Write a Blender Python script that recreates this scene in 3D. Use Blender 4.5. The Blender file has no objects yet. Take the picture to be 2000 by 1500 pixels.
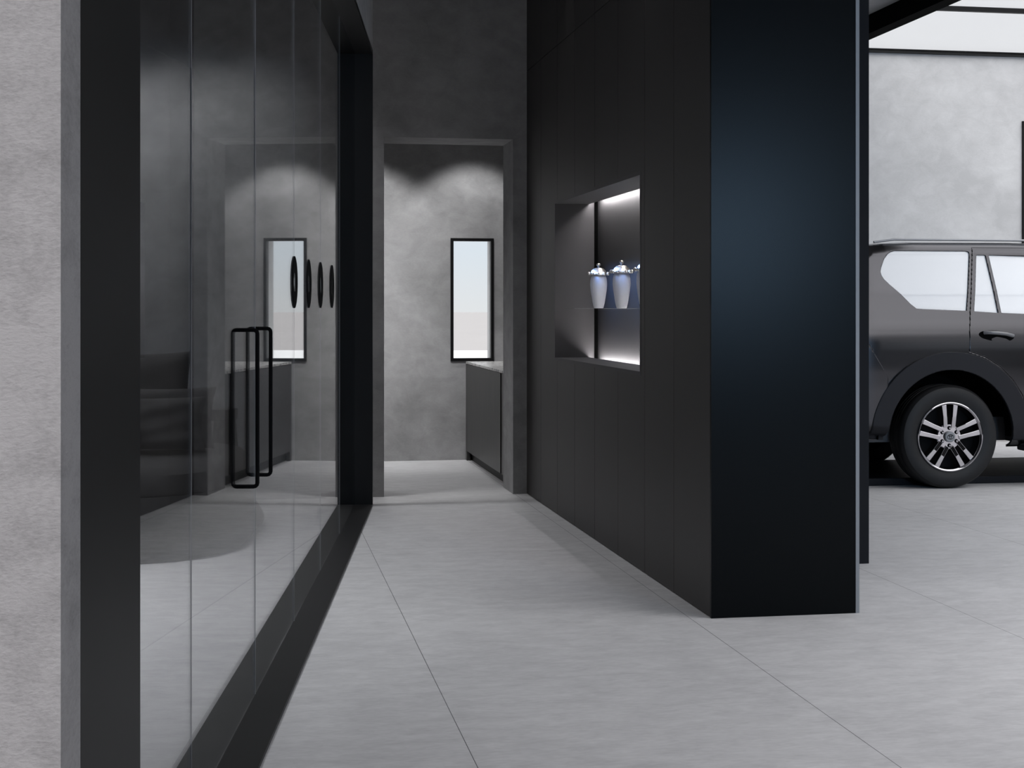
import bpy, bmesh, math, random
import numpy as np
from mathutils import Vector, Matrix
random.seed(7)
PI = math.pi
scene = bpy.context.scene
COL = scene.collection

# ------------------------------------------------------------------ materials
def new_mat(name):
    m = bpy.data.materials.new(name); m.use_nodes = True
    nt = m.node_tree
    return m, nt, nt.nodes['Principled BSDF'], nt.nodes['Material Output']

def simple(name, col, rough=.5, metal=0., spec=.5, coat=0., noise=0., nscale=8., bump=0., bscale=60., emit=None, estr=0.):
    m, nt, b, o = new_mat(name)
    b.inputs['Base Color'].default_value = (*col, 1)
    b.inputs['Roughness'].default_value = rough
    b.inputs['Metallic'].default_value = metal
    b.inputs['Specular IOR Level'].default_value = spec
    b.inputs['Coat Weight'].default_value = coat
    b.inputs['Coat Roughness'].default_value = .04
    if emit:
        b.inputs['Emission Color'].default_value = (*emit, 1); b.inputs['Emission Strength'].default_value = estr
    tc = nt.nodes.new('ShaderNodeTexCoord')
    if noise > 0:
        n = nt.nodes.new('ShaderNodeTexNoise'); n.inputs['Scale'].default_value = nscale; n.inputs['Detail'].default_value = 5
        nt.links.new(tc.outputs['Object'], n.inputs['Vector'])
        r = nt.nodes.new('ShaderNodeMapRange')
        r.inputs['From Min'].default_value = .25; r.inputs['From Max'].default_value = .75
        r.inputs['To Min'].default_value = 1 - noise; r.inputs['To Max'].default_value = 1 + noise
        nt.links.new(n.outputs['Fac'], r.inputs['Value'])
        mx = nt.nodes.new('ShaderNodeVectorMath'); mx.operation = 'SCALE'; mx.inputs[0].default_value = col
        nt.links.new(r.outputs['Result'], mx.inputs['Scale']); nt.links.new(mx.outputs[0], b.inputs['Base Color'])
    if bump > 0:
        n2 = nt.nodes.new('ShaderNodeTexNoise'); n2.inputs['Scale'].default_value = bscale; n2.inputs['Detail'].default_value = 4
        nt.links.new(tc.outputs['Object'], n2.inputs['Vector'])
        bp = nt.nodes.new('ShaderNodeBump'); bp.inputs['Strength'].default_value = bump; bp.inputs['Distance'].default_value = .01
        nt.links.new(n2.outputs['Fac'], bp.inputs['Height']); nt.links.new(bp.outputs['Normal'], b.inputs['Normal'])
    return m

def concrete(name, dark, light, scale=1., bump=.25, rough=.85, grain=.5):
    """trowelled concrete: cloudy large patches, short horizontal trowel marks, fine grain"""
    m, nt, b, o = new_mat(name)
    L = nt.links.new
    tc = nt.nodes.new('ShaderNodeTexCoord')
    def noise(sc, det, vec_scale=(1, 1, 1), dist=0.):
        mp = nt.nodes.new('ShaderNodeMapping'); mp.inputs['Scale'].default_value = vec_scale
        L(tc.outputs['Object'], mp.inputs['Vector'])
        n = nt.nodes.new('ShaderNodeTexNoise'); n.inputs['Scale'].default_value = sc; n.inputs['Detail'].default_value = det
        n.inputs['Roughness'].default_value = .6; n.inputs['Distortion'].default_value = dist
        L(mp.outputs[0], n.inputs['Vector']); return n.outputs['Fac']
    a = noise(1.1 * scale, 6, dist=.6); c = noise(5.5 * scale, 6, (1, 1, 1.35), .5); g = noise(42. * scale, 4, (1, 1, 1.8))
    def madd(x, k, y):
        n = nt.nodes.new('ShaderNodeMath'); n.operation = 'MULTIPLY_ADD'; n.inputs[1].default_value = k
        L(x, n.inputs[0])
        if hasattr(y, 'links'): L(y, n.inputs[2])
        else: n.inputs[2].default_value = y
        return n.outputs[0]
    s = madd(g, .18 * grain, madd(c, .38, madd(a, .55, 0.)))
    rp = nt.nodes.new('ShaderNodeMapRange'); rp.inputs['From Min'].default_value = .40; rp.inputs['From Max'].default_value = .66
    L(s, rp.inputs['Value'])
    mx = nt.nodes.new('ShaderNodeMix'); mx.data_type = 'RGBA'
    mx.inputs['A'].default_value = (*dark, 1); mx.inputs['B'].default_value = (*light, 1)
    L(rp.outputs[0], mx.inputs['Factor']); L(mx.outputs['Result'], b.inputs['Base Color'])
    b.inputs['Roughness'].default_value = rough; b.inputs['Specular IOR Level'].default_value = .25
    bp = nt.nodes.new('ShaderNodeBump'); bp.inputs['Strength'].default_value = bump; bp.inputs['Distance'].default_value = .012
    L(madd(g, .35, madd(c, .6, 0.)), bp.inputs['Height']); L(bp.outputs['Normal'], b.inputs['Normal'])
    return m

def floor_mat():
    m, nt, b, o = new_mat('stone floor'); L = nt.links.new
    tc = nt.nodes.new('ShaderNodeTexCoord')
    def noise(sc, det, vs):
        mp = nt.nodes.new('ShaderNodeMapping'); mp.inputs['Scale'].default_value = vs
        L(tc.outputs['Object'], mp.inputs['Vector'])
        n = nt.nodes.new('ShaderNodeTexNoise'); n.inputs['Scale'].default_value = sc; n.inputs['Detail'].default_value = det
        n.inputs['Distortion'].default_value = .5
        L(mp.outputs[0], n.inputs['Vector']); return n.outputs['Fac']
    def math_(op, x, y=None, z=None):
        n = nt.nodes.new('ShaderNodeMath'); n.operation = op
        for i, q in enumerate((x, y, z)):
            if q is None: continue
            if hasattr(q, 'links'): L(q, n.inputs[i])
            else: n.inputs[i].default_value = q
        return n.outputs[0]
    a = noise(.9, 6, (1, 1, 1)); c = noise(8.5, 7, (.75, 1.5, 1)); g = noise(50, 4, (.5, 1.3, 1))
    s = math_('MULTIPLY_ADD', a, .32, math_('MULTIPLY_ADD', c, .42, math_('MULTIPLY', g, .31)))
    rp = nt.nodes.new('ShaderNodeMapRange'); rp.inputs['From Min'].default_value = .32; rp.inputs['From Max'].default_value = .74
    L(s, rp.inputs['Value'])
    mx = nt.nodes.new('ShaderNodeMix'); mx.data_type = 'RGBA'
    mx.inputs['A'].default_value = (.39, .387, .398, 1); mx.inputs['B'].default_value = (.60, .596, .605, 1)
    L(rp.outputs[0], mx.inputs['Factor'])
    # tile joints: 1.24 m module in x, long boards in y
    sp = nt.nodes.new('ShaderNodeSeparateXYZ'); L(tc.outputs['Object'], sp.inputs[0])
    fx = math_('FRACT', math_('DIVIDE', math_('SUBTRACT', sp.outputs[0], .665 - 12.4), 1.24))
    near = math_('LESS_THAN', math_('MINIMUM', fx, math_('SUBTRACT', 1., fx)), .0010)
    mj = nt.nodes.new('ShaderNodeMix'); mj.data_type = 'RGBA'; mj.inputs['B'].default_value = (.08, .08, .085, 1)
    L(near, mj.inputs['Factor']); L(mx.outputs['Result'], mj.inputs['A']); L(mj.outputs['Result'], b.inputs['Base Color'])
    b.inputs['Roughness'].default_value = .55; b.inputs['Specular IOR Level'].default_value = .25
    bp = nt.nodes.new('ShaderNodeBump'); bp.inputs['Strength'].default_value = .06; bp.inputs['Distance'].default_value = .004
    L(c, bp.inputs['Height']); L(bp.outputs['Normal'], b.inputs['Normal'])
    return m

def glass_mat(name, tint=(1, 1, 1), f0=.04, rough=0., amount=1., power=4.3):
    """clear architectural pane: schlick reflection over a straight-through transparent body"""
    m, nt, b, o = new_mat(name); L = nt.links.new
    nt.nodes.remove(b)
    lw = nt.nodes.new('ShaderNodeLayerWeight'); lw.inputs['Blend'].default_value = .5
    p = nt.nodes.new('ShaderNodeMath'); p.operation = 'POWER'; p.inputs[1].default_value = power; L(lw.outputs['Facing'], p.inputs[0])
    q = nt.nodes.new('ShaderNodeMath'); q.operation = 'MULTIPLY_ADD'; q.inputs[1].default_value = (1 - f0) * amount; q.inputs[2].default_value = f0
    L(p.outputs[0], q.inputs[0])
    t = nt.nodes.new('ShaderNodeBsdfTransparent'); t.inputs['Color'].default_value = (*tint, 1)
    g = nt.nodes.new('ShaderNodeBsdfGlossy'); g.inputs['Roughness'].default_value = rough
    mx = nt.nodes.new('ShaderNodeMixShader')
    L(q.outputs[0], mx.inputs[0]); L(t.outputs[0], mx.inputs[1]); L(g.outputs[0], mx.inputs[2]); L(mx.outputs[0], o.inputs['Surface'])
    return m

def milky_glass():
    m, nt, b, o = new_mat('milky car glass'); L = nt.links.new
    b.inputs['Base Color'].default_value = (.84, .84, .85, 1); b.inputs['Roughness'].default_value = .08
    b.inputs['Coat Weight'].default_value = .6
    tl = nt.nodes.new('ShaderNodeBsdfTranslucent'); tl.inputs['Color'].default_value = (.95, .95, .97, 1)
    t = nt.nodes.new('ShaderNodeBsdfTransparent')
    m1 = nt.nodes.new('ShaderNodeMixShader'); m1.inputs[0].default_value = .07
    m2 = nt.nodes.new('ShaderNodeMixShader'); m2.inputs[0].default_value = .10
    L(b.outputs[0], m1.inputs[1]); L(tl.outputs[0], m1.inputs[2]); L(m1.outputs[0], m2.inputs[1]); L(t.outputs[0], m2.inputs[2])
    L(m2.outputs[0], o.inputs['Surface'])
    return m

def urn_mat():
    m, nt, b, o = new_mat('frosted white glass'); L = nt.links.new
    b.inputs['Base Color'].default_value = (.80, .80, .82, 1); b.inputs['Roughness'].default_value = .4
    tl = nt.nodes.new('ShaderNodeBsdfTranslucent'); tl.inputs['Color'].default_value = (.85, .86, .9, 1)
    mx = nt.nodes.new('ShaderNodeMixShader'); mx.inputs[0].default_value = .4
    L(b.outputs[0], mx.inputs[1]); L(tl.outputs[0], mx.inputs[2]); L(mx.outputs[0], o.inputs['Surface'])
    return m

def wood_dark():
    m, nt, b, o = new_mat('dark grained veneer'); L = nt.links.new
    tc = nt.nodes.new('ShaderNodeTexCoord'); mp = nt.nodes.new('ShaderNodeMapping'); mp.inputs['Scale'].default_value = (30, 30, 1.2)
    L(tc.outputs['Object'], mp.inputs[0])
    n = nt.nodes.new('ShaderNodeTexNoise'); n.inputs['Scale'].default_value = 2.; n.inputs['Detail'].default_value = 5; L(mp.outputs[0], n.inputs['Vector'])
    cr = nt.nodes.new('ShaderNodeValToRGB'); cr.color_ramp.elements[0].color = (.022, .021, .022, 1); cr.color_ramp.elements[1].color = (.060, .057, .058, 1)
    cr.color_ramp.elements[0].position = .3; cr.color_ramp.elements[1].position = .75
    L(n.outputs['Fac'], cr.inputs[0]); L(cr.outputs[0], b.inputs['Base Color']); b.inputs['Roughness'].default_value = .4
    return m

def terrazzo():
    m, nt, b, o = new_mat('speckled white stone'); L = nt.links.new
    tc = nt.nodes.new('ShaderNodeTexCoord')
    v = nt.nodes.new('ShaderNodeTexVoronoi'); v.inputs['Scale'].default_value = 28; L(tc.outputs['Object'], v.inputs['Vector'])
    n = nt.nodes.new('ShaderNodeTexNoise'); n.inputs['Scale'].default_value = 16; L(tc.outputs['Object'], n.inputs['Vector'])
    a = nt.nodes.new('ShaderNodeMath'); a.operation = 'MULTIPLY'; L(v.outputs['Distance'], a.inputs[0]); L(n.outputs['Fac'], a.inputs[1])
    cr = nt.nodes.new('ShaderNodeValToRGB'); e = cr.color_ramp.elements
    e[0].position = .10; e[0].color = (.05, .05, .055, 1); e[1].position = .22; e[1].color = (.62, .61, .60, 1)
    L(a.outputs[0], cr.inputs[0]); L(cr.outputs[0], b.inputs['Base Color']); b.inputs['Roughness'].default_value = .3
    return m

M = dict(
    pier=concrete('pale trowelled concrete', (.165, .162, .166), (.285, .281, .287), 2.2, .4, grain=1.6),
    wall=concrete('grey trowelled concrete', (.24, .238, .242), (.38, .377, .382), 1.1, .12),
    gwall=concrete('light garage concrete', (.445, .438, .437), (.575, .567, .565), 1.0, .12),
    ceil=concrete('ceiling plaster', (.40, .40, .41), (.48, .48, .49), .6, .05),
    floor=floor_mat(),
    frame=simple('black powder coated steel', (.006, .006, .0064), .45, spec=.14, noise=.15),
    sill=simple('charcoal threshold plate', (.010, .010, .0105), .45, spec=.25, noise=.1),
    sill2=simple('grey inner threshold', (.115, .115, .117), .45, spec=.4, noise=.1),
    jamb=simple('black frame lining', (.006, .006, .006), .5, spec=.3),
    glass=glass_mat('clear pane', (.93, .94, .95), .04, .012),
    clear=glass_mat('thin window pane', (.99, .99, .99)),
    roofglass=glass_mat('anti-reflective roof pane', (.99, .99, .99), .01, 0., .12),
    shelfglass=glass_mat('clear shelf', (.96, .98, .98)),
    joint=simple('grey glazing joint', (.34, .34, .35), .6),
    pull=simple('black pull bar', (.005, .005, .0055), .7, spec=.06),
    clad=simple('matt black cladding', (.028, .0255, .0248), .46, spec=.35, noise=.06, nscale=1.5),
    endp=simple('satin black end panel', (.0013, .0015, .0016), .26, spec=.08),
    cladg=simple('blue-black garage cladding', (.0065, .007, .009), .6, spec=.12),
    core=simple('shadow gap', (.003, .003, .003), .9, spec=.03),
    niche=simple('taupe grey niche lining', (.062, .059, .062), .6, noise=.05),
    nback=simple('dark niche back', (.038, .037, .038), .5, noise=.05),
    alu=simple('grey aluminium edge', (.20, .205, .215), .5, metal=.3),
    led=simple('white led strip', (.8, .8, .8), .5, emit=(1., .96, .97), estr=48.),
    urn=urn_mat(),
    silver=simple('chased silver', (.55, .53, .50), .42, metal=1., noise=.25, nscale=120),
    wood=wood_dark(), stone=terrazzo(),
    kick=simple('black plinth', (.012, .012, .012), .6),
    fabric=simple('charcoal upholstery', (.030, .030, .032), .9, spec=.2, noise=.12, nscale=14, bump=.3, bscale=300),
    fab2=simple('graphite pillow linen', (.034, .034, .036), .9, spec=.2, noise=.15, nscale=9, bump=.3, bscale=220),
    table=simple('dark lacquer', (.022, .022, .023), .5, noise=.1),
    paint=simple('dark grey metallic paint', (.060, .059, .063), .18, metal=1., coat=.05),
    trimblk=simple('black window trim', (.03, .03, .033), .4),
    plastic=simple('black plastic', (.020, .020, .023), .55, noise=.1),
    paint_shade=simple('shade-darkened body paint', (.013, .013, .0155), .45, spec=.15),  # body paint copy with the arches' shade and dark reflection put into its colour
    tyre=simple('tyre rubber', (.0105, .0105, .0112), .55, spec=.22, noise=.15, nscale=30),
    chrome=simple('chrome alloy', (.40, .39, .41), .07, metal=1.),
    darkalloy=simple('dark wheel recess', (.004, .004, .0045), .7, spec=.08),
    milky=milky_glass(),
    seat=simple('pale grey seat', (.55, .55, .56), .8, noise=.05),
    grip=simple('grey handle grip', (.115, .113, .118), .35, coat=.3),
    rail=simple('brushed roof rail', (.30, .30, .31), .5, metal=.5),
    lamp=simple('dark red tail lamp', (.06, .012, .012), .15, coat=.5),
    lift=simple('black lift deck', (.007, .0075, .010), .5, spec=.1),
    ground=simple('pale outdoor paving', (.37, .352, .342), .9, noise=.03, nscale=.2),
    white=simple('white render', (.80, .80, .79), .7),
)

# ------------------------------------------------------------------ mesh helpers
class MB:
    def __init__(s): s.v = []; s.f = []
    def add(s, verts, faces):
        k = len(s.v); s.v += [tuple(p) for p in verts]; s.f += [tuple(i + k for i in q) for q in faces]; return s
    def box(s, a, b):
        (x0, y0, z0), (x1, y1, z1) = a, b
        return s.add([(x0, y0, z0), (x1, y0, z0), (x1, y1, z0), (x0, y1, z0), (x0, y0, z1), (x1, y0, z1), (x1, y1, z1), (x0, y1, z1)],
                     [(0, 3, 2, 1), (4, 5, 6, 7), (0, 1, 5, 4), (1, 2, 6, 5), (2, 3, 7, 6), (3, 0, 4, 7)])
    def lathe(s, prof, n=40, axis='z', c=(0, 0, 0), ang0=0., caps=True):
        vs = []
        for r, h in prof:
            for i in range(n):
                a = ang0 + 2 * PI * i / n
                if axis == 'z': vs.append((c[0] + r * math.cos(a), c[1] + r * math.sin(a), c[2] + h))
                else: vs.append((c[0] + r * math.cos(a), c[1] + h, c[2] + r * math.sin(a)))
        fs = []
        for j in range(len(prof) - 1):
            for i in range(n):
                k = (i + 1) % n
                q = (j * n + i, j * n + k, (j + 1) * n + k, (j + 1) * n + i)
                fs.append(q if axis == 'z' else q[::-1])
        if caps:
            b0 = tuple(range(n)); b1 = tuple((len(prof) - 1) * n + i for i in range(n))
            fs += [b0[::-1], b1] if axis == 'z' else [b0, b1[::-1]]
        return s.add(vs, fs)
    def tube(s, pts, r, n=8, closed=False):
        """square/round section swept along a polyline"""
        P = [Vector(p) for p in pts]; N = len(P); vs = []
        for i, p in enumerate(P):
            if closed: a, b = P[(i - 1) % N], P[(i + 1) % N]
            else: a, b = P[max(i - 1, 0)], P[min(i + 1, N - 1)]
            t = (b - a).normalized()
            up = Vector((0, 0, 1)) if abs(t.z) < .95 else Vector((0, 1, 0))
            if closed:
                nrm = s._pn(P); x = nrm; y = t.cross(x).normalized()
            else:
                x = t.cross(up).normalized(); y = x.cross(t).normalized()
            for k in range(n):
                an = 2 * PI * (k + .5) / n
                vs.append(p + x * (r * math.cos(an)) + y * (r * math.sin(an)))
        fs = []
        for i in range(N if closed else N - 1):
            j = (i + 1) % N
            for k in range(n):
                l = (k + 1) % n; fs.append((i * n + k, i * n + l, j * n + l, j * n + k))
        if not closed: fs += [tuple(range(n))[::-1], tuple((N - 1) * n + k for k in range(n))]
        return s.add(vs, fs)
    @staticmethod
    def _pn(P):
        n = Vector((0, 0, 0))
        for i in range(len(P)):
            a, b = P[i], P[(i + 1) % len(P)]
            n += Vector(((a.y - b.y) * (a.z + b.z), (a.z - b.z) * (a.x + b.x), (a.x - b.x) * (a.y + b.y)))
        return n.normalized()
    def build(s, name, mat, parent=None, smooth=False, bevel=0., loc=None, angle=.6, fixn=True):
        me = bpy.data.meshes.new(name); me.from_pydata(s.v, [], s.f)
        if fixn:
            bm = bmesh.new(); bm.from_mesh(me); bmesh.ops.recalc_face_normals(bm, faces=bm.faces); bm.to_mesh(me); bm.free()
        o = bpy.data.objects.new(name, me); COL.objects.link(o)
        me.materials.append(mat)
        if smooth: smooth_by_angle(me, angle)
        if bevel > 0:
            b = o.modifiers.new('bevel', 'BEVEL'); b.width = bevel; b.segments = 2; b.limit_method = 'ANGLE'; b.angle_limit = .7
        if parent: o.parent = parent
        if loc: o.location = loc
        return o

def smooth_by_angle(me, ang):
    for p in me.polygons: p.use_smooth = True
    bm = bmesh.new(); bm.from_mesh(me)
    for e in bm.edges:
        e.smooth = not (len(e.link_faces) == 2 and e.calc_face_angle(0) > ang)
    bm.to_mesh(me); bm.free()

def box(name, a, b, mat, parent=None, bevel=0.):
    return MB().box(a, b).build(name, mat, parent, bevel=bevel)
def structure(o): o['kind'] = 'structure'; return o
def empty(name, loc=(0, 0, 0), rz=0.):
    o = bpy.data.objects.new(name, None); COL.objects.link(o); o.location = loc; o.rotation_euler = (0, 0, rz); o.empty_display_size = .1
    return o
def tag(o, label, cat, group=None):
    o['label'] = label; o['category'] = cat
    if group: o['group'] = group
    return o
def copy_tree(o, parent=None):
    c = o.copy(); COL.objects.link(c)
    if parent: c.parent = parent
    for ch in [k for k in bpy.data.objects if k.parent == o]: copy_tree(ch, c)
    return c

# ------------------------------------------------------------------ camera (level, two-point perspective)
F_PX, H = 2900., 1.37
YAW = math.atan(510 / F_PX)
cam = bpy.data.cameras.new('camera'); co = bpy.data.objects.new('camera', cam); COL.objects.link(co)
co.location = (0, 0, H); co.rotation_euler = (PI / 2, 0, -YAW)
cam.sensor_width = 36; cam.lens = 36 * F_PX / 2000; cam.shift_y = -150 / 2000; cam.clip_start = .05; cam.clip_end = 2000
scene.camera = co

# the glazed front runs at a slight angle to the black wall: local x = across it, local y = along it
GA = YAW - math.atan(105 / F_PX)
def G(n, s, z=0.): return (n * math.cos(GA) + s * math.sin(GA), -n * math.sin(GA) + s * math.cos(GA), z)

CEIL = 4.09
# ------------------------------------------------------------------ room shell
structure(box('floor', (-8, -7, -.12), (13, 14.3, 0), M['floor']))
structure(box('ground', (-450, -450, -.4), (450, 450, -.2), M['ground']))
structure(box('terrace', (-40, 13.6, -.2), (60, 52, -.16), M['white']))
structure(box('ceiling', (-8, -7, CEIL), (5.66, 14.3, CEIL + .25), M['ceil']))

# near concrete pier and the wall it belongs to
w = MB(); w.box((-4.2, 2.228, 0), (-.59, 2.343, CEIL)).build('wall_left', M['pier'])
w = bpy.data.objects['wall_left']; w.rotation_euler = (0, 0, -GA); structure(w)
w = MB().box((-.86, 2.344, 3.145), (-.59, 10.30, CEIL)).build('wall_above_glazing', M['wall']); w.rotation_euler = (0, 0, -GA); structure(w)
structure(box('wall_outer_left', (-4.3, 2.4, 0), (-4.05, 10.72, CEIL), M['wall']))

# back wall with the doorless opening
ox0, ox1, oz, y0, y1 = .947, 1.893, 2.60, 10.72, 11.15
mb = MB()
mb.box((-6, y0, 0), (ox0, y1, CEIL)); mb.box((ox1, y0, 0), (2.69, y1, CEIL)); mb.box((ox0, y0, oz), (ox1, y1, CEIL))
structure(mb.build('wall_back', M['wall']))
# room beyond
wx0, wx1, wz0, wz1, fy = 1.762, 2.153, .886, 1.989, 13.2
mb = MB()
mb.box((-3, fy, 0), (wx0, fy + .28, CEIL)); mb.box((wx1, fy, 0), (2.72, fy + .28, CEIL))
mb.box((wx0, fy, 0), (wx1, fy + .28, wz0)); mb.box((wx0, fy, wz1), (wx1, fy + .28, CEIL))
structure(mb.build('wall_far', M['wall']))
structure(box('wall_far_left', (-3.2, y1, 0), (-3, fy + .28, CEIL), M['wall']))
structure(box('wall_far_right', (2.55, y1, 0), (2.72, fy, CEIL), M['wall']))
win = structure(empty('window_1', (wx0, fy, wz0)))
fw, W_, H_ = .026, wx1 - wx0, wz1 - wz0
mb = MB(); mb.box((0, -.015, 0), (fw, .06, H_)); mb.box((W_ - fw, -.015, 0), (W_, .06, H_)); mb.box((fw, -.015, 0), (W_ - fw, .06, fw)); mb.box((fw, -.015, H_ - fw), (W_ - fw, .06, H_))
mb.build('window_frame', M['frame'], win)
box('pane', (fw, .02, fw), (W_ - fw, .03, H_ - fw), M['clear'], win)
box('outer_sill', (-.05, .285, -.06), (W_ + .05, .36, .004), M['white'], win)
box('reveal_lining', (W_ - .012, .062, 0), (W_ - .001, .28, H_), M['white'], win)

# ------------------------------------------------------------------ glazed front
gl = structure(empty('window_2', (0, 0, 0), -GA))
GH = 3.145; GN = -.712
box('jamb', (-.62, 2.344, 0), (-.59, 2.78, GH), M['frame'], gl)
box('jamb', (-.845, 2.344, 0), (-.62, 2.765, GH), M['frame'], gl)
box('jamb', (-.845, 10.25, 0), (-.59, 10.30, GH), M['jamb'], gl)
box('head', (-.845, 2.78, 3.115), (-.59, 10.25, GH), M['jamb'], gl)
box('threshold', (GN, 2.78, 0), (-.59, 10.25, .012), M['sill'], gl)
box('inner_threshold', (-.845, 2.78, 0), (GN - .0001, 10.25, .011), M['sill2'], gl)
seams = [2.78, 3.986, 5.227, 6.46, 7.70, 8.94, 10.25]
def joint(s): return box('glazing_joint', (GN - .0022, s - .001, .012), (GN + .0022, s + .001, 3.115), M['joint'], gl)
for i in (0, 3, 4, 5): box('glass_pane', (GN - .002, seams[i] + .0015, .013), (GN + .002, seams[i + 1] - .0015, 3.114), M['glass'], gl)
for s in (3.986, 6.46, 7.70, 8.94): joint(s)
def loop_handle(s, parent, dy):
    # rectangular loop that straddles the glass: local x from -.77 to -.68
    x0, x1, z0, z1, r = GN - .0425, GN + .0425, .772, 1.294, .012
    pts = []
    for cx, cz, a0 in ((x1 - r, z1 - r, 0), (x0 + r, z1 - r, 90), (x0 + r, z0 + r, 180), (x1 - r, z0 + r, 270)):
        for k in range(4):
            a = math.radians(a0 + 30 * k); pts.append((cx + r * math.cos(a), s, cz + r * math.sin(a)))
    o = MB().tube(pts, .0072, 8, closed=True).build('door_handle', M['pull'], parent, smooth=True, angle=1.)
    o['label'] = 'black rectangular loop pull handle'
    return o
for k, (a, b, hs) in enumerate(((3.986, 5.227, 4.98), (5.227, 6.46, 5.33))):
    d = structure(empty('door_%d' % (k + 1), (0, 0, 0), -GA))
    box('glass_leaf', (GN - .002, a + .0016, .016), (GN + .002, b - .0016, 3.11), M['glass'], d)
    if k == 0: box('edge_seal', (GN - .0026, b - .0015, .016), (GN + .0026, b + .0015, 3.11), M['joint'], d)
    loop_handle(hs, d, 0)
# black rings fixed on the glass at eye height
ring_labels = ['nearest black oval ring on the glass, over the reflected window',
               'second black ring on the glass from the left, at the edge of the reflected window',
               'third black ring on the glass from the left, against grey concrete',
               'farthest and smallest black ring on the glass, next to the black frame post']
for k, (s, r) in enumerate(((6.455, .1125), (7.07, .1155), (7.68, .1185), (8.37, .1205))):
    o = MB()
    prof = [(.042, -.001), (.046, -.002), (r - .004, -.002), (r, -.001), (r, .001), (r - .004, .002), (.046, .002), (.042, .001)]
    n = 48; vs = []; fs = []
    for pr, ph in prof:
        for i in range(n):
            a = 2 * PI * i / n; vs.append((ph, pr * math.cos(a), pr * math.sin(a)))
    for j in range(len(prof)):
        for i in range(n):
            q = (i + 1) % n; jj = (j + 1) % len(prof); fs.append((j * n + i, j * n + q, jj * n + q, jj * n + i))
    o.add(vs, fs); o = o.build('glass_marker_ring', M['pull'], None, smooth=True)
    o.location = G(GN + .0045, s, H + r - .004); o.rotation_euler = (0, 0, -GA)
    tag(o, ring_labels[k], 'ring', 'black rings on the glass front')

# ------------------------------------------------------------------ black clad block with niche
BX, BY0, BY1, BX1 = 1.995, 6.282, 10.72, 2.667
ny0, ny1, nz0, nz1, nback = 7.497, 9.69, 1.033, 2.061, 2.292
blk = structure(empty('wall_right', (0, 0, 0)))
mb = MB()   # core behind the panels, with the niche cut out
cx = BX + .022
mb.box((cx, BY0 + .02, 0), (BX1 - .002, BY1, nz0 - .06)); mb.box((cx, BY0 + .02, nz1 + .06), (BX1 - .002, BY1, CEIL))
mb.box((cx, BY0 + .02, nz0 - .06), (BX1 - .002, ny0 - .02, nz1 + .06)); mb.box((cx, ny1 + .02, nz0 - .06), (BX1 - .002, BY1, nz1 + .06))
mb.box((nback + .01, ny0 - .02, nz0 - .06), (BX1 - .002, ny1 + .02, nz1 + .06))
mb.build('core', M['core'], blk)
ye = [BY0 + .02, 6.87, 7.405, 7.968, 8.53, 9.08, 9.62, 10.18, BY1]
zr = 3.102; g = .0022
mb = MB()
for a, b in zip(ye[:-1], ye[1:]):
    a2 = a + (g if a > ye[0] else 0); b2 = b - g
    mb.box((BX, a2, zr + g), (cx, b2, CEIL))
    if b <= ny0 or a >= ny1: mb.box((BX, a2, .004), (cx, b2, zr - g)); continue
    if a < ny0: mb.box((BX, a2, .004), (cx, ny0, zr - g)); a2 = ny0
    if b > ny1: mb.box((BX, ny1, .004), (cx, b2, zr - g)); b2 = ny1
    mb.box((BX, a2, .004), (cx, b2, nz0)); mb.box((BX, a2, nz1), (cx, b2, zr - g))
mb.build('cladding', M['clad'], blk)
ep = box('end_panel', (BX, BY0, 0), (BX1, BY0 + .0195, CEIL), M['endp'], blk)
ep['label'] = 'plain satin black end panel facing the room'
mb = MB(); t = .02; sl = 2.226; sw = 2.262
mb.box((BX - .001, ny0, nz1 - .002), (sl, ny1, nz1 + .018)); mb.box((BX - .001, ny0, nz0 - .018), (sl, ny1, nz0 + .002))
mb.box((BX - .001, ny1 - .002, nz0 - .018), (sw, ny1 + .018, nz1 + .018)); mb.box((BX - .001, ny0 - .018, nz0 - .018), (sw, ny0 + .002, nz1 + .018))
mb.build('niche_lining', M['niche'], blk)
box('niche_back', (nback, ny0 - .018, nz0 - .05), (nback + .008, ny1 + .018, nz1 + .05), M['nback'], blk)
box('light_strip', (sl + .004, ny0 + .02, nz1 + .016), (sl + .026, ny1 - .02, nz1 + .022), M['led'], blk)
box('light_strip', (sl + .004, ny0 + .02, nz0 - .022), (sl + .026, ny1 - .02, nz0 - .016), M['led'], blk)
tr = box('trim_1', (BX1 + .001, BY0, 0), (BX1 + .018, 7.484, CEIL), M['alu']); structure(tr)
structure(box('wall_garage_left', (BX1 + .019, 7.485, 0), (3.253, 14.0, CEIL), M['cladg']))

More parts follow.
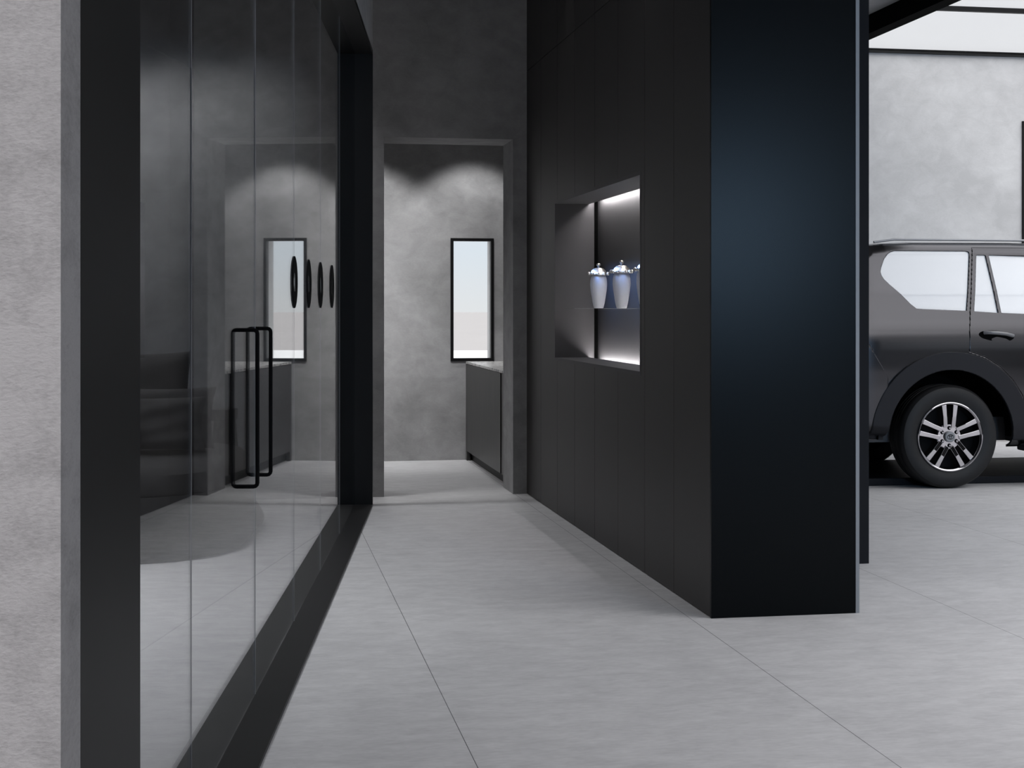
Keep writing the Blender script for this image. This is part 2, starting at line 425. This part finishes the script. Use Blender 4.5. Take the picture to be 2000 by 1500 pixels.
# shelf and urns in the niche
sh = box('glass_shelf', (2.06, ny0 + .004, 1.3610), (nback - .002, ny1 - .004, 1.3636), M['shelfglass'])
tag(sh, 'thin clear glass shelf across the lit niche under the white urns', 'shelf')
def make_urn():
    r = empty('urn')
    MB().lathe([(.001, 0), (.028, 0), (.0305, .004), (.038, .035), (.0445, .075), (.050, .112), (.0525, .145), (.0515, .172), (.048, .19), (.042, .203), (.001, .204)], 40, caps=False).build('body', M['urn'], r, smooth=True, angle=1.)
    mb = MB().lathe([(.030, .2035), (.056, .205), (.060, .212), (.055, .218), (.050, .221), (.043, .234), (.030, .246), (.016, .250), (.006, .252), (.001, .2525)], 40, caps=False)
    for i in range(10):     # leaf lobes around the rim
        a = 2 * PI * i / 10; c, s = math.cos(a), math.sin(a)
        pr = [(.001, -.009), (.009, -.007), (.012, 0), (.009, .007), (.001, .012)]
        mb.lathe(pr, 10, c=(c * .061, s * .061, .213), caps=False)
    lid = mb.build('lid', M['silver'], r, smooth=True, angle=1.); lid['label'] = 'ornate silver lid'
    mb = MB().lathe([(.004, .250), (.005, .258), (.012, .263), (.014, .270), (.009, .277), (.001, .280)], 20, caps=False)
    k = mb.build('finial', M['silver'], lid, smooth=True, angle=1.); k['label'] = 'silver finial'
    return r
urn = make_urn()
for k, (y, lb) in enumerate(((8.98, 'white frosted urn with ornate silver lid on the niche shelf, leftmost and farthest'),
                             (8.40, 'white frosted urn with ornate silver lid, second from the left in the niche'),
                             (7.86, 'white frosted urn half hidden by the right edge of the niche'))):
    u = urn if k == 0 else copy_tree(urn)
    u.location = (2.125, y, 1.3637); u.rotation_euler = (0, 0, .3 * k)
    tag(u, lb, 'urn', 'white urns on the niche shelf')

# ------------------------------------------------------------------ cabinet in the far room
cab = empty('base_cabinet', (1.90, 11.16, 0)); tag(cab, 'dark grained base cabinet standing in the far room beyond the doorway', 'cabinet')
box('carcass', (.03, 0, .10), (.62, 2.03, .862), M['core'], cab)
box('door', (0, .17, .085), (.028, 1.97, .860), M['wood'], cab)
box('door', (0, 0, .085), (.028, .105, .860), M['wood'], cab)
box('plinth', (.05, 0, 0), (.60, 2.03, .10), M['kick'], cab)
box('end_filler', (0, 1.975, .0), (.03, 2.035, .862), M['wood'], cab)
wt = box('worktop', (1.90, 11.16, .863), (2.535, 13.193, .884), M['stone'], bevel=.002)
tag(wt, 'speckled white stone worktop on the dark cabinet below the narrow window', 'worktop')

# ------------------------------------------------------------------ daybed with pillows behind the glass (local x, y = across, along the glass)
def round_rect(x0, x1, y0, y1, r, n=10):
    pts = []
    for cx_, cy_, a0 in ((x1 - r, y1 - r, 0), (x0 + r, y1 - r, 90), (x0 + r, y0 + r, 180), (x1 - r, y0 + r, 270)):
        for k in range(n + 1):
            a = math.radians(a0 + 90 * k / n); pts.append((cx_ + r * math.cos(a), cy_ + r * math.sin(a)))
    return pts
bed = empty('daybed', G(-2.2, 8.9), -GA); tag(bed, 'low dark upholstered daybed with flared base behind the glass front', 'daybed')
def ringed(prof, x0, x1, y0, y1, r, top=True):
    m = MB(); n = None; vs = []; fs = []
    for ins, z in prof:
        p = round_rect(x0 + ins, x1 - ins, y0 + ins, y1 - ins, max(r - ins * .6, .05)); n = len(p)
        vs += [(a, b, z) for a, b in p]
    for j in range(len(prof) - 1):
        for i in range(n):
            k = (i + 1) % n; fs.append((j * n + i, j * n + k, (j + 1) * n + k, (j + 1) * n + i))
    fs.append(tuple(range(n))[::-1]); fs.append(tuple((len(prof) - 1) * n + i for i in range(n)))
    return m.add(vs, fs)
ringed([(.03, 0), (.0, .025), (-.005, .06), (.012, .10), (.05, .16), (.075, .23), (.085, .30), (.09, .34)], -1.0, .98, -.95, 1.05, .62).build('base', M['fabric'], bed, smooth=True)
ringed([(.11, .335), (.095, .36), (.09, .41), (.10, .455), (.13, .485), (.18, .497), (.3, .50)], -1.0, .98, -.95, 1.05, .62).build('mattress', M['fab2'], bed, smooth=True)
def pillow(w_, h_, t_, seed, pin=.075):
    rnd = random.Random(seed); N = 28; ph = [rnd.uniform(0, 6.28) for _ in range(6)]
    vs = []; fs = []
    for sgn in (1, -1):
        for j in range(N + 1):
            for i in range(N + 1):
                u_, v_ = -1 + 2 * i / N, -1 + 2 * j / N
                x = w_ / 2 * u_ * (1 - pin * (1 - v_ * v_)); z = h_ / 2 * v_ * (1 - pin * (1 - u_ * u_))
                e = max(0., (1 - u_ ** 4) * (1 - v_ ** 4)) ** .55
                wr = .11 * math.sin(5 * u_ + 3 * v_ + ph[0]) + .09 * math.sin(9 * v_ - 4 * u_ + ph[1]) + .03 * math.sin(14 * u_ + ph[2])
                vs.append((x, sgn * t_ / 2 * e * (1 + wr) + .01 * math.sin(3 * u_ + ph[3]) * (1 - abs(v_)), z + h_ / 2))
        o_ = 0 if sgn == 1 else (N + 1) ** 2
        for j in range(N):
            for i in range(N):
                a = o_ + j * (N + 1) + i; fs.append((a, a + 1, a + N + 2, a + N + 1))
    m = MB().add(vs, fs)
    me = bpy.data.meshes.new('pillow'); me.from_pydata(m.v, [], m.f)
    bm = bmesh.new(); bm.from_mesh(me); bmesh.ops.remove_doubles(bm, verts=bm.verts, dist=.0004); bmesh.ops.recalc_face_normals(bm, faces=bm.faces)
    bm.to_mesh(me); bm.free(); me.materials.append(M['fab2'])
    for p in me.polygons: p.use_smooth = True
    o = bpy.data.objects.new('pillow', me); COL.objects.link(o); return o
for n_, s_, w_, h_, t_, lean, rz_, seed, lb in (
        (-2.02, 9.32, .70, .585, .17, -.14, .04, 3, 'tall dark pillow standing at the back of the daybed, topmost of three'),
        (-1.83, 9.04, .72, .375, .15, -.16, -.03, 8, 'dark pillow with a pointed corner in the middle of the daybed pillows'),
        (-1.84, 8.80, .70, .325, .18, -.22, .06, 12, 'dark creased pillow at the front of the daybed, lowest of three')):
    o = pillow(w_, h_, t_, seed); o.location = G(n_, s_, .499 + .5 * t_ * abs(math.sin(lean)) + .004); o.rotation_euler = (lean, 0, -GA + rz_)
    tag(o, lb, 'pillow', 'dark pillows on the daybed')
st = empty('side_table', G(-1.60, 10.22), -GA); tag(st, 'dark tapered side table behind the daybed pillows', 'side table')
mb = MB(); mb.add([(-.10, -.10, 0), (.12, -.10, 0), (.12, .10, 0), (-.10, .10, 0), (-.06, -.06, .60), (.07, -.06, .60), (.07, .06, .60), (-.06, .06, .60)],
                  [(0, 3, 2, 1), (4, 5, 6, 7), (0, 1, 5, 4), (1, 2, 6, 5), (2, 3, 7, 6), (3, 0, 4, 7)]); mb.build('pedestal', M['table'], st, bevel=.004)
box('table_top', (-.13, -.09, .60), (.08, .09, .675), M['table'], st, bevel=.004)

# ------------------------------------------------------------------ garage shell
GY = 14.0
gx0, gx1, gz1 = 7.735, 9.4, 3.264
mb = MB()
mb.box((2.73, GY, 0), (gx0, GY + .3, 3.918)); mb.box((gx1, GY, 0), (12.3, GY + .3, 3.918)); mb.box((gx0, GY, gz1), (gx1, GY + .3, 3.918))
mb.box((2.73, GY, 3.918), (5.66, GY + .3, CEIL))
structure(mb.build('wall_garage_back', M['gwall']))
wd = structure(empty('window_3', (gx0, GY, 0)))
mb = MB(); Wg = gx1 - gx0
mb.box((0, -.02, 0), (.07, .1, gz1)); mb.box((Wg - .07, -.02, 0), (Wg, .1, gz1)); mb.box((.07, -.02, gz1 - .07), (Wg - .07, .1, gz1)); mb.box((.07, -.02, 0), (Wg - .07, .1, .07))
mb.build('window_frame', M['frame'], wd); box('pane', (.07, .03, .07), (Wg - .07, .04, gz1 - .07), M['clear'], wd)
# roof-edge beam, glass roof
structure(box('trim_2', (5.66, -7, 3.915), (5.80, 14.3, CEIL + .25), M['core']))
sk = structure(empty('window_4', (0, 0, 0)))
ys = [14.0, 11.93, 9.86, 7.79, 5.72, 3.65, 1.58, -.49, -2.56, -4.63, -7.0]
mb = MB()
for y in ys: mb.box((5.80, y - .04, 3.915), (12.3, y + .0, 3.955))
mb.build('glazing_bar', M['frame'], sk)
for a, b in zip(ys[:-1], ys[1:]): box('roof_pane', (5.80, b, 3.935), (12.3, a - .04, 3.945), M['roofglass'], sk)
# unseen dark parapets behind and right of camera, added to shape reflections; openings above
structure(box('wall_garage_right', (12.0, -7, 0), (12.3, 14, 1.35), M['frame']))
mb = MB(); mb.box((-8, -7.2, 0), (4.2, -7, CEIL)); mb.box((4.2, -7.2, 0), (12.3, -7, 1.35)); mb.box((8.4, -7.2, 1.35), (12.3, -7, 3.9)); mb.box((4.2, -7.2, 3.7), (8.4, -7, 3.915))
structure(mb.build('wall_rear', M['frame']))
structure(box('wall_hall_left', (-8.2, -7, 0), (-8, 2.4, CEIL), M['wall']))

# low black deck under the car
lf = MB().box((4.35, 10.725, .001), (9.6, 12.02, .058)).build('lift_deck', M['lift'], bevel=.006)
tag(lf, 'low glossy black platform on the garage floor under the grey car', 'platform')

# ------------------------------------------------------------------ the car (local x forward, y<0 = side towards the camera)
car = empty('car', (5.196, 11.37, 0)); tag(car, 'dark grey off-road car with white windows parked side-on in the garage', 'car')
SIL = [(-.95, .44), (-1.02, .52), (-1.03, .80), (-.97, .87), (-.93, 1.1), (-.86, 1.35), (-.74, 1.68), (-.66, 1.80), (-.58, 1.845), (-.45, 1.858), (-.2, 1.868), (.6, 1.872), (1.2, 1.855),
       (1.55, 1.81), (1.75, 1.75), (2.35, 1.28), (2.42, 1.235), (3.0, 1.17), (3.4, 1.08), (3.62, .95), (3.68, .75), (3.66, .5), (3.5, .38), (2.4, .31), (.5, .30), (.3, .32), (-.5, .40)]
Q_WIN = [(-.372, 1.802), (.20, 1.802), (.226, 1.797), (.232, 1.78), (.150, 1.36), (.148, 1.343), (-.20, 1.356), (-.256, 1.360), (-.30, 1.395), (-.368, 1.467), (-.45, 1.54), (-.490, 1.582), (-.506, 1.610), (-.510, 1.640), (-.500, 1.672), (-.468, 1.735), (-.435, 1.773), (-.405, 1.793)]
D1 = [(.287, 1.771), (.362, 1.771), (.403, 1.327), (.208, 1.339)]
D2 = [(.388, 1.771), (1.06, 1.755), (1.10, 1.73), (1.12, 1.30), (.428, 1.327)]
F_WIN = [(1.24, 1.75), (1.5, 1.73), (1.66, 1.68), (2.1, 1.34), (2.05, 1.30), (1.22, 1.30)]
arc = [(.66 * math.cos(math.radians(a)), .394 + .66 * math.sin(math.radians(a))) for a in (77, 65, 52, 40, 28, 16, 6)]
DR = [(.262, 1.825), (.176, 1.34), (.156, 1.2), (.150, 1.06)] + arc + [(.665, .43), (1.18, .43), (1.185, 1.3), (1.15, 1.825)]
DF = [(1.19, .43), (1.195, 1.3), (1.16, 1.825), (1.50, 1.785), (1.70, 1.72), (2.2, 1.33), (2.26, 1.25), (2.22, .43)]
BUMP = [(-1.3, 1.15), (-.69, 1.15), (-.655, 1.085), (-.512, .846), (-.50, .30), (-1.3, .30)]
ZS = np.array([.25, .45, .75, .92, 1.07, 1.14, 1.24, 1.33, 1.5, 1.8, 1.9]); HS = np.array([.875, .918, .928, .930, .928, .924, .908, .885, .845, .755, .72])
def hwf(x, z):
    k = np.ones(5) / 5.; h = 0
    for d in (-.03, -.015, 0, .015, .03): h = h + np.interp(z + d, ZS, HS) / 5.
    h = h - .16 * np.clip((x - 2.5) / 1.2, 0, 1) ** 2 - .10 * np.clip((-x - .56) / .5, 0, 1) ** 2
    return h
def psdf(poly, X, Z):
    """signed distance to a polygon, positive inside"""
    P = np.array(poly); n = len(P); d = np.full(X.shape, 1e9); ins = np.zeros(X.shape, bool)
    for i in range(n):
        a, b = P[i], P[(i + 1) % n]; e = b - a; L = e @ e
        t = np.clip(((X - a[0]) * e[0] + (Z - a[1]) * e[1]) / L, 0, 1)
        d = np.minimum(d, np.hypot(X - a[0] - t * e[0], Z - a[1] - t * e[1]))
        c = ((a[1] > Z) != (b[1] > Z))
        with np.errstate(divide='ignore', invalid='ignore'):
            xi = (b[0] - a[0]) * (Z - a[1]) / (b[1] - a[1]) + a[0]
        ins ^= c & (X < xi)
    return np.where(ins, d, -d)
def circ(cx_, cz_, r, X, Z): return r - np.hypot(X - cx_, Z - cz_)
DX = .0165
gx = np.concatenate([np.arange(-1.08, -.63, .02), np.arange(-.62, .775, .0065), np.arange(.78, 3.76, .022)]); gz = np.arange(.26, 1.93, .0105)
GX, GZ = np.meshgrid(gx, gz, indexing='ij')
S_ = psdf(SIL, GX, GZ); RR = .085
def yfun(x, z, s, off=0.):
    h = float(hwf(np.array(x), np.array(z))); d = min(max(s, 0), RR)
    return h - (RR - math.sqrt(max(RR * RR - (RR - d) ** 2, 0))) + off
def skin(Fld, off=0.):
    """marching-squares clip of the side grid to Fld > 0, lifted onto the body surface"""
    nx, nz = Fld.shape; ids = {}; vs = []
    def vert(key, x, z, s):
        if key not in ids: ids[key] = len(vs); vs.append((x, -yfun(x, z, s, off), z))
        return ids[key]
    fs = []
    mx = np.maximum.reduce([Fld[:-1, :-1], Fld[1:, :-1], Fld[1:, 1:], Fld[:-1, 1:]])
    for i, j in zip(*np.nonzero(mx > 0)):
        cs = ((i, j), (i + 1, j), (i + 1, j + 1), (i, j + 1)); poly = []
        for k in range(4):
            a, b = cs[k], cs[(k + 1) % 4]; fa, fb = Fld[a], Fld[b]
            if fa > 0: poly.append(vert(a, gx[a[0]], gz[a[1]], S_[a]))
            if (fa > 0) != (fb > 0):
                t = fa / (fa - fb); key = (min(a, b), max(a, b))
                poly.append(vert(key, gx[a[0]] + t * (gx[b[0]] - gx[a[0]]), gz[a[1]] + t * (gz[b[1]] - gz[a[1]]), S_[a] + t * (S_[b] - S_[a])))
        if len(poly) > 2: fs.append(tuple(poly))
    return vs, fs
def side_part(name, Fld, mat, off=0., thick=.018, parent=None, both=True, far_parent=None):
    vs, fs = skin(Fld, off); out = []
    for sg in (1, -1):
        if sg == -1 and not both: break
        me = bpy.data.meshes.new(name)
        me.from_pydata([(x, y * sg, z) for x, y, z in vs], [], [f if sg == 1 else f[::-1] for f in fs])
        for p in me.polygons: p.use_smooth = True
        me.materials.append(mat); o = bpy.data.objects.new(name, me); COL.objects.link(o)
        o.parent = (parent if sg == 1 else (far_parent or parent)) or car
        if thick:
            md = o.modifiers.new('shell', 'SOLIDIFY'); md.thickness = thick; md.offset = -1
        out.append(o)
    return out
mn = lambda *a: np.minimum.reduce(a)
A1, A2 = circ(0, .394, .515, GX, GZ), circ(2.79, .394, .515, GX, GZ)
q, d1, d2, fwn = (psdf(p, GX, GZ) for p in (Q_WIN, D1, D2, F_WIN)); dr, df, bp_ = (psdf(p, GX, GZ) for p in (DR, DF, BUMP))
body_near, body_far = side_part('body_side', mn(S_, -A1, -A2, -q, -dr - .0022, -df - .0022, -bp_ - .002), M['paint'])
rear_door, rear_door_far = side_part('rear_door', mn(S_, dr, -d1, -d2, -A1), M['paint'], .001)
front_door, front_door_far = side_part('front_door', mn(S_, df, -fwn, -A2), M['paint'], .001)
side_part('rear_bumper', mn(S_, bp_, -A1), M['paint'], .014)
wq = side_part('quarter_window', mn(q + .010, S_), M['milky'], -.010, .004)
side_part('door_window', mn(d1 + .01, S_), M['milky'], -.010, .004, rear_door, True, rear_door_far)
side_part('door_window', mn(d2 + .01, S_), M['milky'], -.010, .004, rear_door, True, rear_door_far)
side_part('door_window', mn(fwn + .01, S_), M['milky'], -.010, .004, front_door, True, front_door_far)
for c_ in (0, 2.79):
    ring = mn(.640 - np.hypot(GX - c_, GZ - .394), np.hypot(GX - c_, GZ - .394) - .505, S_ + .03, GZ - .36)
    side_part('wheel_arch', ring, M['paint_shade'], .020, .03)
# strips across the body along the outline: roof, screens, bonnet, nose, tail
def strip(name, idx, mat, sub=6):
    vs = []; fs = []; pts = []
    for a, b in zip(idx[:-1], idx[1:]):
        for k in range(sub):
            t = k / sub; pts.append((SIL[a][0] * (1 - t) + SIL[b][0] * t, SIL[a][1] * (1 - t) + SIL[b][1] * t))
    pts.append(SIL[idx[-1]])
    ny = 10
    for x, z in pts:
        h = yfun(x, z, 0.)
        for j in range(ny + 1): y = -1 + 2 * j / ny; vs.append((x, y * h, z + .012 * (1 - y * y) * (1 if name == 'roof' else 0)))
    for i in range(len(pts) - 1):
        for j in range(ny): a = i * (ny + 1) + j; fs.append((a, a + 1, a + ny + 2, a + ny + 1))
    return MB().add(vs, fs).build(name, mat, car, smooth=True, fixn=False)
strip('tailgate', [3, 4, 5], M['paint']); strip('rear_screen', [5, 6, 7], M['milky']); strip('roof', [7, 8, 9, 10, 11, 12, 13, 14], M['paint'])
strip('windscreen', [14, 15], M['milky']); strip('bonnet', [15, 16, 17, 18, 19], M['paint']); strip('front_bumper', [19, 20, 21, 22], M['paint_shade']); strip('bumper_back', [0, 1, 2, 3], M['paint'])
box('underbody', (-.95, -.70, .34), (3.5, .70, .52), M['plastic'], car)
box('floor_pan', (.56, -.84, .34), (2.2, .84, .50), M['plastic'], car)
for sg in (-1, 1):
    for c_ in (0., 2.79):
        mb = MB(); n_ = 24; vs_ = []; fs_ = []
        for yy, rr in ((.875, .56), (.50, .56), (.50, .0)):
            for i in range(n_ + 1):
                a_ = math.radians(-2 + 184 * i / n_); vs_.append((c_ + rr * math.cos(a_), sg * yy, .394 + rr * math.sin(a_)))
        for j in range(2):
            for i in range(n_): k_ = j * (n_ + 1) + i; fs_.append((k_, k_ + 1, k_ + n_ + 2, k_ + n_ + 1))
        mb.add(vs_, fs_).build('wheel_well', M['core'], car, smooth=True, angle=.8)
    mb = MB().box((.60, min(sg * .80, sg * .955), .275), (2.18, max(sg * .80, sg * .955), .33)); mb.build('running_board', M['plastic'], car, bevel=.012)
    # roof rail
    xs_ = np.linspace(-.50, 1.40, 24)
    pts = [(x, sg * .655, 1.868 + .022 * min(1, 6 * min(x + .50, 1.40 - x) + .0)) for x in xs_]
    MB().tube(pts, .009, 8).build('roof_rail', M['rail'], car, smooth=True, angle=1.)
    MB().box((-.86, sg * .70 - .05, 1.0), (-.80, sg * .70 + .05, 1.3)).build('tail_lamp', M['lamp'], car, bevel=.01)
MB().add([(-.66, -.60, 1.835), (-.66, .60, 1.835), (-.80, .55, 1.80), (-.80, -.55, 1.80), (-.60, -.60, 1.865), (-.60, .60, 1.865), (-.79, .55, 1.825), (-.79, -.55, 1.825)],
         [(0, 1, 2, 3), (4, 7, 6, 5), (0, 4, 5, 1), (1, 5, 6, 2), (2, 6, 7, 3), (3, 7, 4, 0)]).build('spoiler', M['plastic'], car, bevel=.006)
# door handles
def handle(parent, x0, sg):
    y = sg * yfun(x0 + .14, 1.155, 1.)
    cup = MB().lathe([(.001, sg * .002), (.03, sg * .0035), (.050, sg * .005), (.055, sg * .003), (.056, -sg * .004)], 28, 'y', (0, 0, 0), caps=False)
    cup.v = [(x0 + .135 + px * 2.6, y + py, 1.153 - (px * 2.6) * .10 + pz * .78 - .004) for px, py, pz in cup.v]
    h = cup.build('door_handle', M['core'], parent, smooth=True, angle=.9); h['label'] = 'black recessed handle cup with grey grip'
    pts = [(x0 + .028, y + sg * .012, 1.178), (x0 + .05, y + sg * .034, 1.180), (x0 + .12, y + sg * .040, 1.176), (x0 + .20, y + sg * .036, 1.166), (x0 + .262, y + sg * .014, 1.150)]
    mb = MB().tube(pts, .017, 10); cz = 1.172
    mb.v = [(a, b, cz + (c - cz) * .85) for a, b, c in mb.v]
    mb.build('handle_grip', M['grip'], parent, smooth=True, angle=1.)
handle(rear_door, .235, -1); handle(rear_door_far, .235, 1); handle(front_door, 1.24, -1); handle(front_door_far, 1.24, 1)
# seats seen faintly through the milky glass
for x, y, hh in ((-.30, -.26, 1.60), (-.30, .26, 1.60), (.62, -.42, 1.62), (.62, .0, 1.60), (.62, .42, 1.62), (1.5, -.42, 1.64), (1.5, .42, 1.64)):
    mb = MB().box((x - .06, y - .22, .99 if x < 0 else .75), (x + .10, y + .22, hh - .20)); mb.box((x - .04, y - .13, hh - .18), (x + .05, y + .13, hh)); mb.box((x, y - .22, .98 if x < 0 else .70), (x + (.3 if x < 0 else .52), y + .22, 1.08 if x < 0 else .90))
    mb.build('seat', M['seat'], car, bevel=.035)
# wheels
def make_wheel(sg):
    """sg=-1: outer face towards -y. returns the tyre mesh with rim pieces as children"""
    f = sg
    R, W2 = .392, .132
    prof = [(.250, -.105), (.262, -.118), (.30, -.130), (.345, -.132), (.372, -.122), (.386, -.104), (R, -.085), (R, -.045), (R - .008, -.042), (R - .008, -.034), (R, -.031), (R, -.004), (R - .008, -.002), (R - .008, .006), (R, .009),
            (R, .040), (R - .008, .043), (R - .008, .05), (R, .053), (R, .085), (.386, .104), (.372, .122), (.345, .132), (.30, .130), (.262, .118), (.250, .105)]
    tyre = MB().lathe([(r, h * -f) for r, h in prof], 72, 'y', caps=False).build('wheel', M['tyre'], car, smooth=True, angle=.5)
    o_ = lambda d: f * (.132 - d)           # depth d behind the outer sidewall
    MB().lathe([(.262, o_(.012)), (.262, o_(.004)), (.256, o_(.002)), (.248, o_(.006)), (.240, o_(.020)), (.236, o_(.05)), (.232, o_(.20)), (.245, o_(.24))], 64, 'y', caps=False).build('rim', M['chrome'], tyre, smooth=True, angle=.7)
    MB().lathe([(.001, o_(.105)), (.236, o_(.105)), (.236, o_(.115)), (.001, o_(.115))], 40, 'y', caps=False).build('brake_disc', M['darkalloy'], tyre)
    mb = MB()
    for k in range(5):
        a = math.radians(90 + 72 * k)
        for sd in (-1, 1):
            # one bar of a double spoke: from hub radius .075 to rim .240
            ca, sa = math.cos(a), math.sin(a); tx, tz = -sa, ca
            pr = []
            for r, off, hw_, dep in ((.070, .031, .0165, .020), (.150, .037, .0160, .014), (.241, .046, .0195, .014)):
                for w_ in (-1, 1):
                    x = ca * r + tx * (off * sd + w_ * hw_); z = sa * r + tz * (off * sd + w_ * hw_)
                    pr.append((x, o_(dep), z)); pr.append((x * 1.0, o_(dep + .035), z))
            fs = []
            for q_ in (0, 4):
                a0, a1, b0, b1 = q_, q_ + 1, q_ + 2, q_ + 3; c0, c1, e0, e1 = q_ + 4, q_ + 5, q_ + 6, q_ + 7
                fs += [(a0, b0, e0, c0), (a1, c1, e1, b1), (a0, c0, c1, a1), (b0, b1, e1, e0)]
            fs += [(0, 1, 3, 2), (8, 10, 11, 9)]
            mb.add(pr, fs)
        # web between the two bars near the rim and near the hub
        ca, sa = math.cos(a), math.sin(a); tx, tz = -sa, ca
    mb.build('spokes', M['chrome'], tyre, bevel=.003)
    MB().lathe([(.001, o_(.026)), (.092, o_(.026)), (.098, o_(.034)), (.098, o_(.075))], 40, 'y', caps=False).build('hub', M['chrome'], tyre, smooth=True, angle=.5)
    for k in range(6):
        a = math.radians(60 * k + 30)
        MB().lathe([(.015, o_(.0262)), (.015, o_(.0245)), (.001, o_(.0245))], 16, 'y', (.066 * math.cos(a), 0, .066 * math.sin(a)), caps=False).build('lug_recess', M['darkalloy'], tyre)
        MB().lathe([(.0085, o_(.024)), (.0085, o_(.016)), (.006, o_(.013)), (.001, o_(.013))], 6, 'y', (.066 * math.cos(a), 0, .066 * math.sin(a)), caps=False).build('lug_nut', M['chrome'], tyre)
    MB().lathe([(.041, o_(.026)), (.041, o_(.010)), (.036, o_(.005)), (.001, o_(.004))], 36, 'y', caps=False).build('centre_cap', M['alu'], tyre, smooth=True, angle=.5)
    mb = MB()   # three interlaced ovals
    for ax, az, cz in ((.026, .0175, 0), (.0085, .0165, 0), (.0165, .0065, .0095)):
        mb.tube([(ax * math.cos(2 * PI * i / 32), o_(.0035), cz + az * math.sin(2 * PI * i / 32)) for i in range(32)], .0018, 6, closed=True)
    e = mb.build('emblem', M['darkalloy'], tyre, smooth=True, angle=1.); e['label'] = 'emblem of three interlaced ovals'
    return tyre
wn = make_wheel(-1); wfar = make_wheel(1)
wn.location = (0, -.788, .392); wfar.location = (0, .788, .392)
c = copy_tree(wn, car); c.location = (2.79, -.788, .392); c = copy_tree(wfar, car); c.location = (2.79, .788, .392)

# ------------------------------------------------------------------ light
wld = bpy.data.worlds.new('world'); scene.world = wld; wld.use_nodes = True
nt = wld.node_tree; bg = nt.nodes['Background']; L = nt.links.new
tc = nt.nodes.new('ShaderNodeTexCoord'); sp = nt.nodes.new('ShaderNodeSeparateXYZ'); L(tc.outputs['Generated'], sp.inputs[0])
cr = nt.nodes.new('ShaderNodeValToRGB'); e = cr.color_ramp.elements
e[0].position = 0.; e[0].color = (.83, .86, .88, 1); e[1].position = .6; e[1].color = (.64, .69, .78, 1)
x = e.new(.04); x.color = (.78, .86, .93, 1); x = e.new(.11); x.color = (.86, .87, .89, 1); x = e.new(.25); x.color = (.80, .82, .86, 1)
L(sp.outputs[2], cr.inputs[0]); L(cr.outputs[0], bg.inputs['Color']); bg.inputs['Strength'].default_value = 1.

def sun(strength, rot, angle, col=(1, 1, 1)):
    d = bpy.data.lights.new('sun', 'SUN'); d.energy = strength; d.angle = math.radians(angle); d.color = col
    o = bpy.data.objects.new('sun', d); COL.objects.link(o); o.rotation_euler = rot; return o
def area(name, loc, target, sx, sy, power, col=(1, 1, 1), spread=180):
    d = bpy.data.lights.new(name, 'AREA'); d.shape = 'RECTANGLE'; d.size = sx; d.size_y = sy; d.energy = power; d.color = col; d.spread = math.radians(spread)
    o = bpy.data.objects.new(name, d); COL.objects.link(o); o.location = loc
    o.rotation_euler = (Vector(target) - Vector(loc)).to_track_quat('-Z', 'Y').to_euler(); return o
def spot(name, loc, target, power, size, blend=.5, rad=.03, col=(1, 1, 1)):
    d = bpy.data.lights.new(name, 'SPOT'); d.energy = power; d.spot_size = math.radians(size); d.spot_blend = blend; d.shadow_soft_size = rad; d.color = col
    o = bpy.data.objects.new(name, d); COL.objects.link(o); o.location = loc
    o.rotation_euler = (Vector(target) - Vector(loc)).to_track_quat('-Z', 'Y').to_euler(); return o
sun(4.8, (math.radians(26), math.radians(7), 0), 100, (1, .99, .98))
# daylight at the window openings behind the camera
area('daylight_rear', (6.3, -6.95, 2.35), (6.3, 0, 2.0), 1.8, 1.4, 78, (.42, .68, 1.), 72)
area('shelf_glow', (2.062, 8.5, 1.612), (2.292, 8.5, 1.46), 1.9, .008, 3.6, (.22, .42, 1.), 100)
# unseen fill lamps added to brighten the hall and garage floor
area('fill_lamp', (-1.7, -.6, 4.05), (-1.7, -.6, 0), 3.0, 4.0, 290, (1, .975, .975), 140)
area('fill_lamp', (4.4, 4.2, 4.07), (4.4, 4.2, 0), 1.6, 3.0, 55, (1, .98, .98), 110)
# downlights: black wall, glazed room wall wash, far room wall wash
for y in (9.25, 7.4): spot('downlight', (1.80, y, 4.06), (1.93, y, 0), 11, 36, .9)
area('fill_lamp', (1.1, 8.6, 4.07), (1.1, 8.6, 0), .8, 3.4, 4.6, (1, .98, .98), 76)  # added soft fill over the corridor, no fitting there
for x_ in (-1.5, -1.0, -.5, 0.): spot('downlight', (x_, 10.2, 3.52), (x_, 10.21, 0), 62, 112, 1., .08)
for x_ in (-.65, .0, .98, 1.95): spot('downlight', (x_, 12.68, 3.06), (x_, 12.72, 0), 46, 104, .4, .05)
area('fill_lamp', (-2.0, 7.0, 4.05), (-2.0, 7.0, 0), 2.0, 2.0, 110, (1, 1, 1), 100)  # added fill to brighten the glazed room
area('fill_lamp', (.7, 11.5, 3.0), (.9, 13.2, .9), 1.6, .4, 11, (1, 1, 1), 64)  # added fill aimed at the lower far wall

vs = scene.view_settings; vs.view_transform = 'Standard'; vs.look = 'None'; vs.exposure = 0; vs.gamma = 1; vs.use_curve_mapping = False
scene.cycles.caustics_reflective = False; scene.cycles.caustics_refractive = False
scene.cycles.use_denoising = True
scene.cycles.max_bounces = 10; scene.cycles.transparent_max_bounces = 16
scene.cycles.sample_clamp_indirect = 4
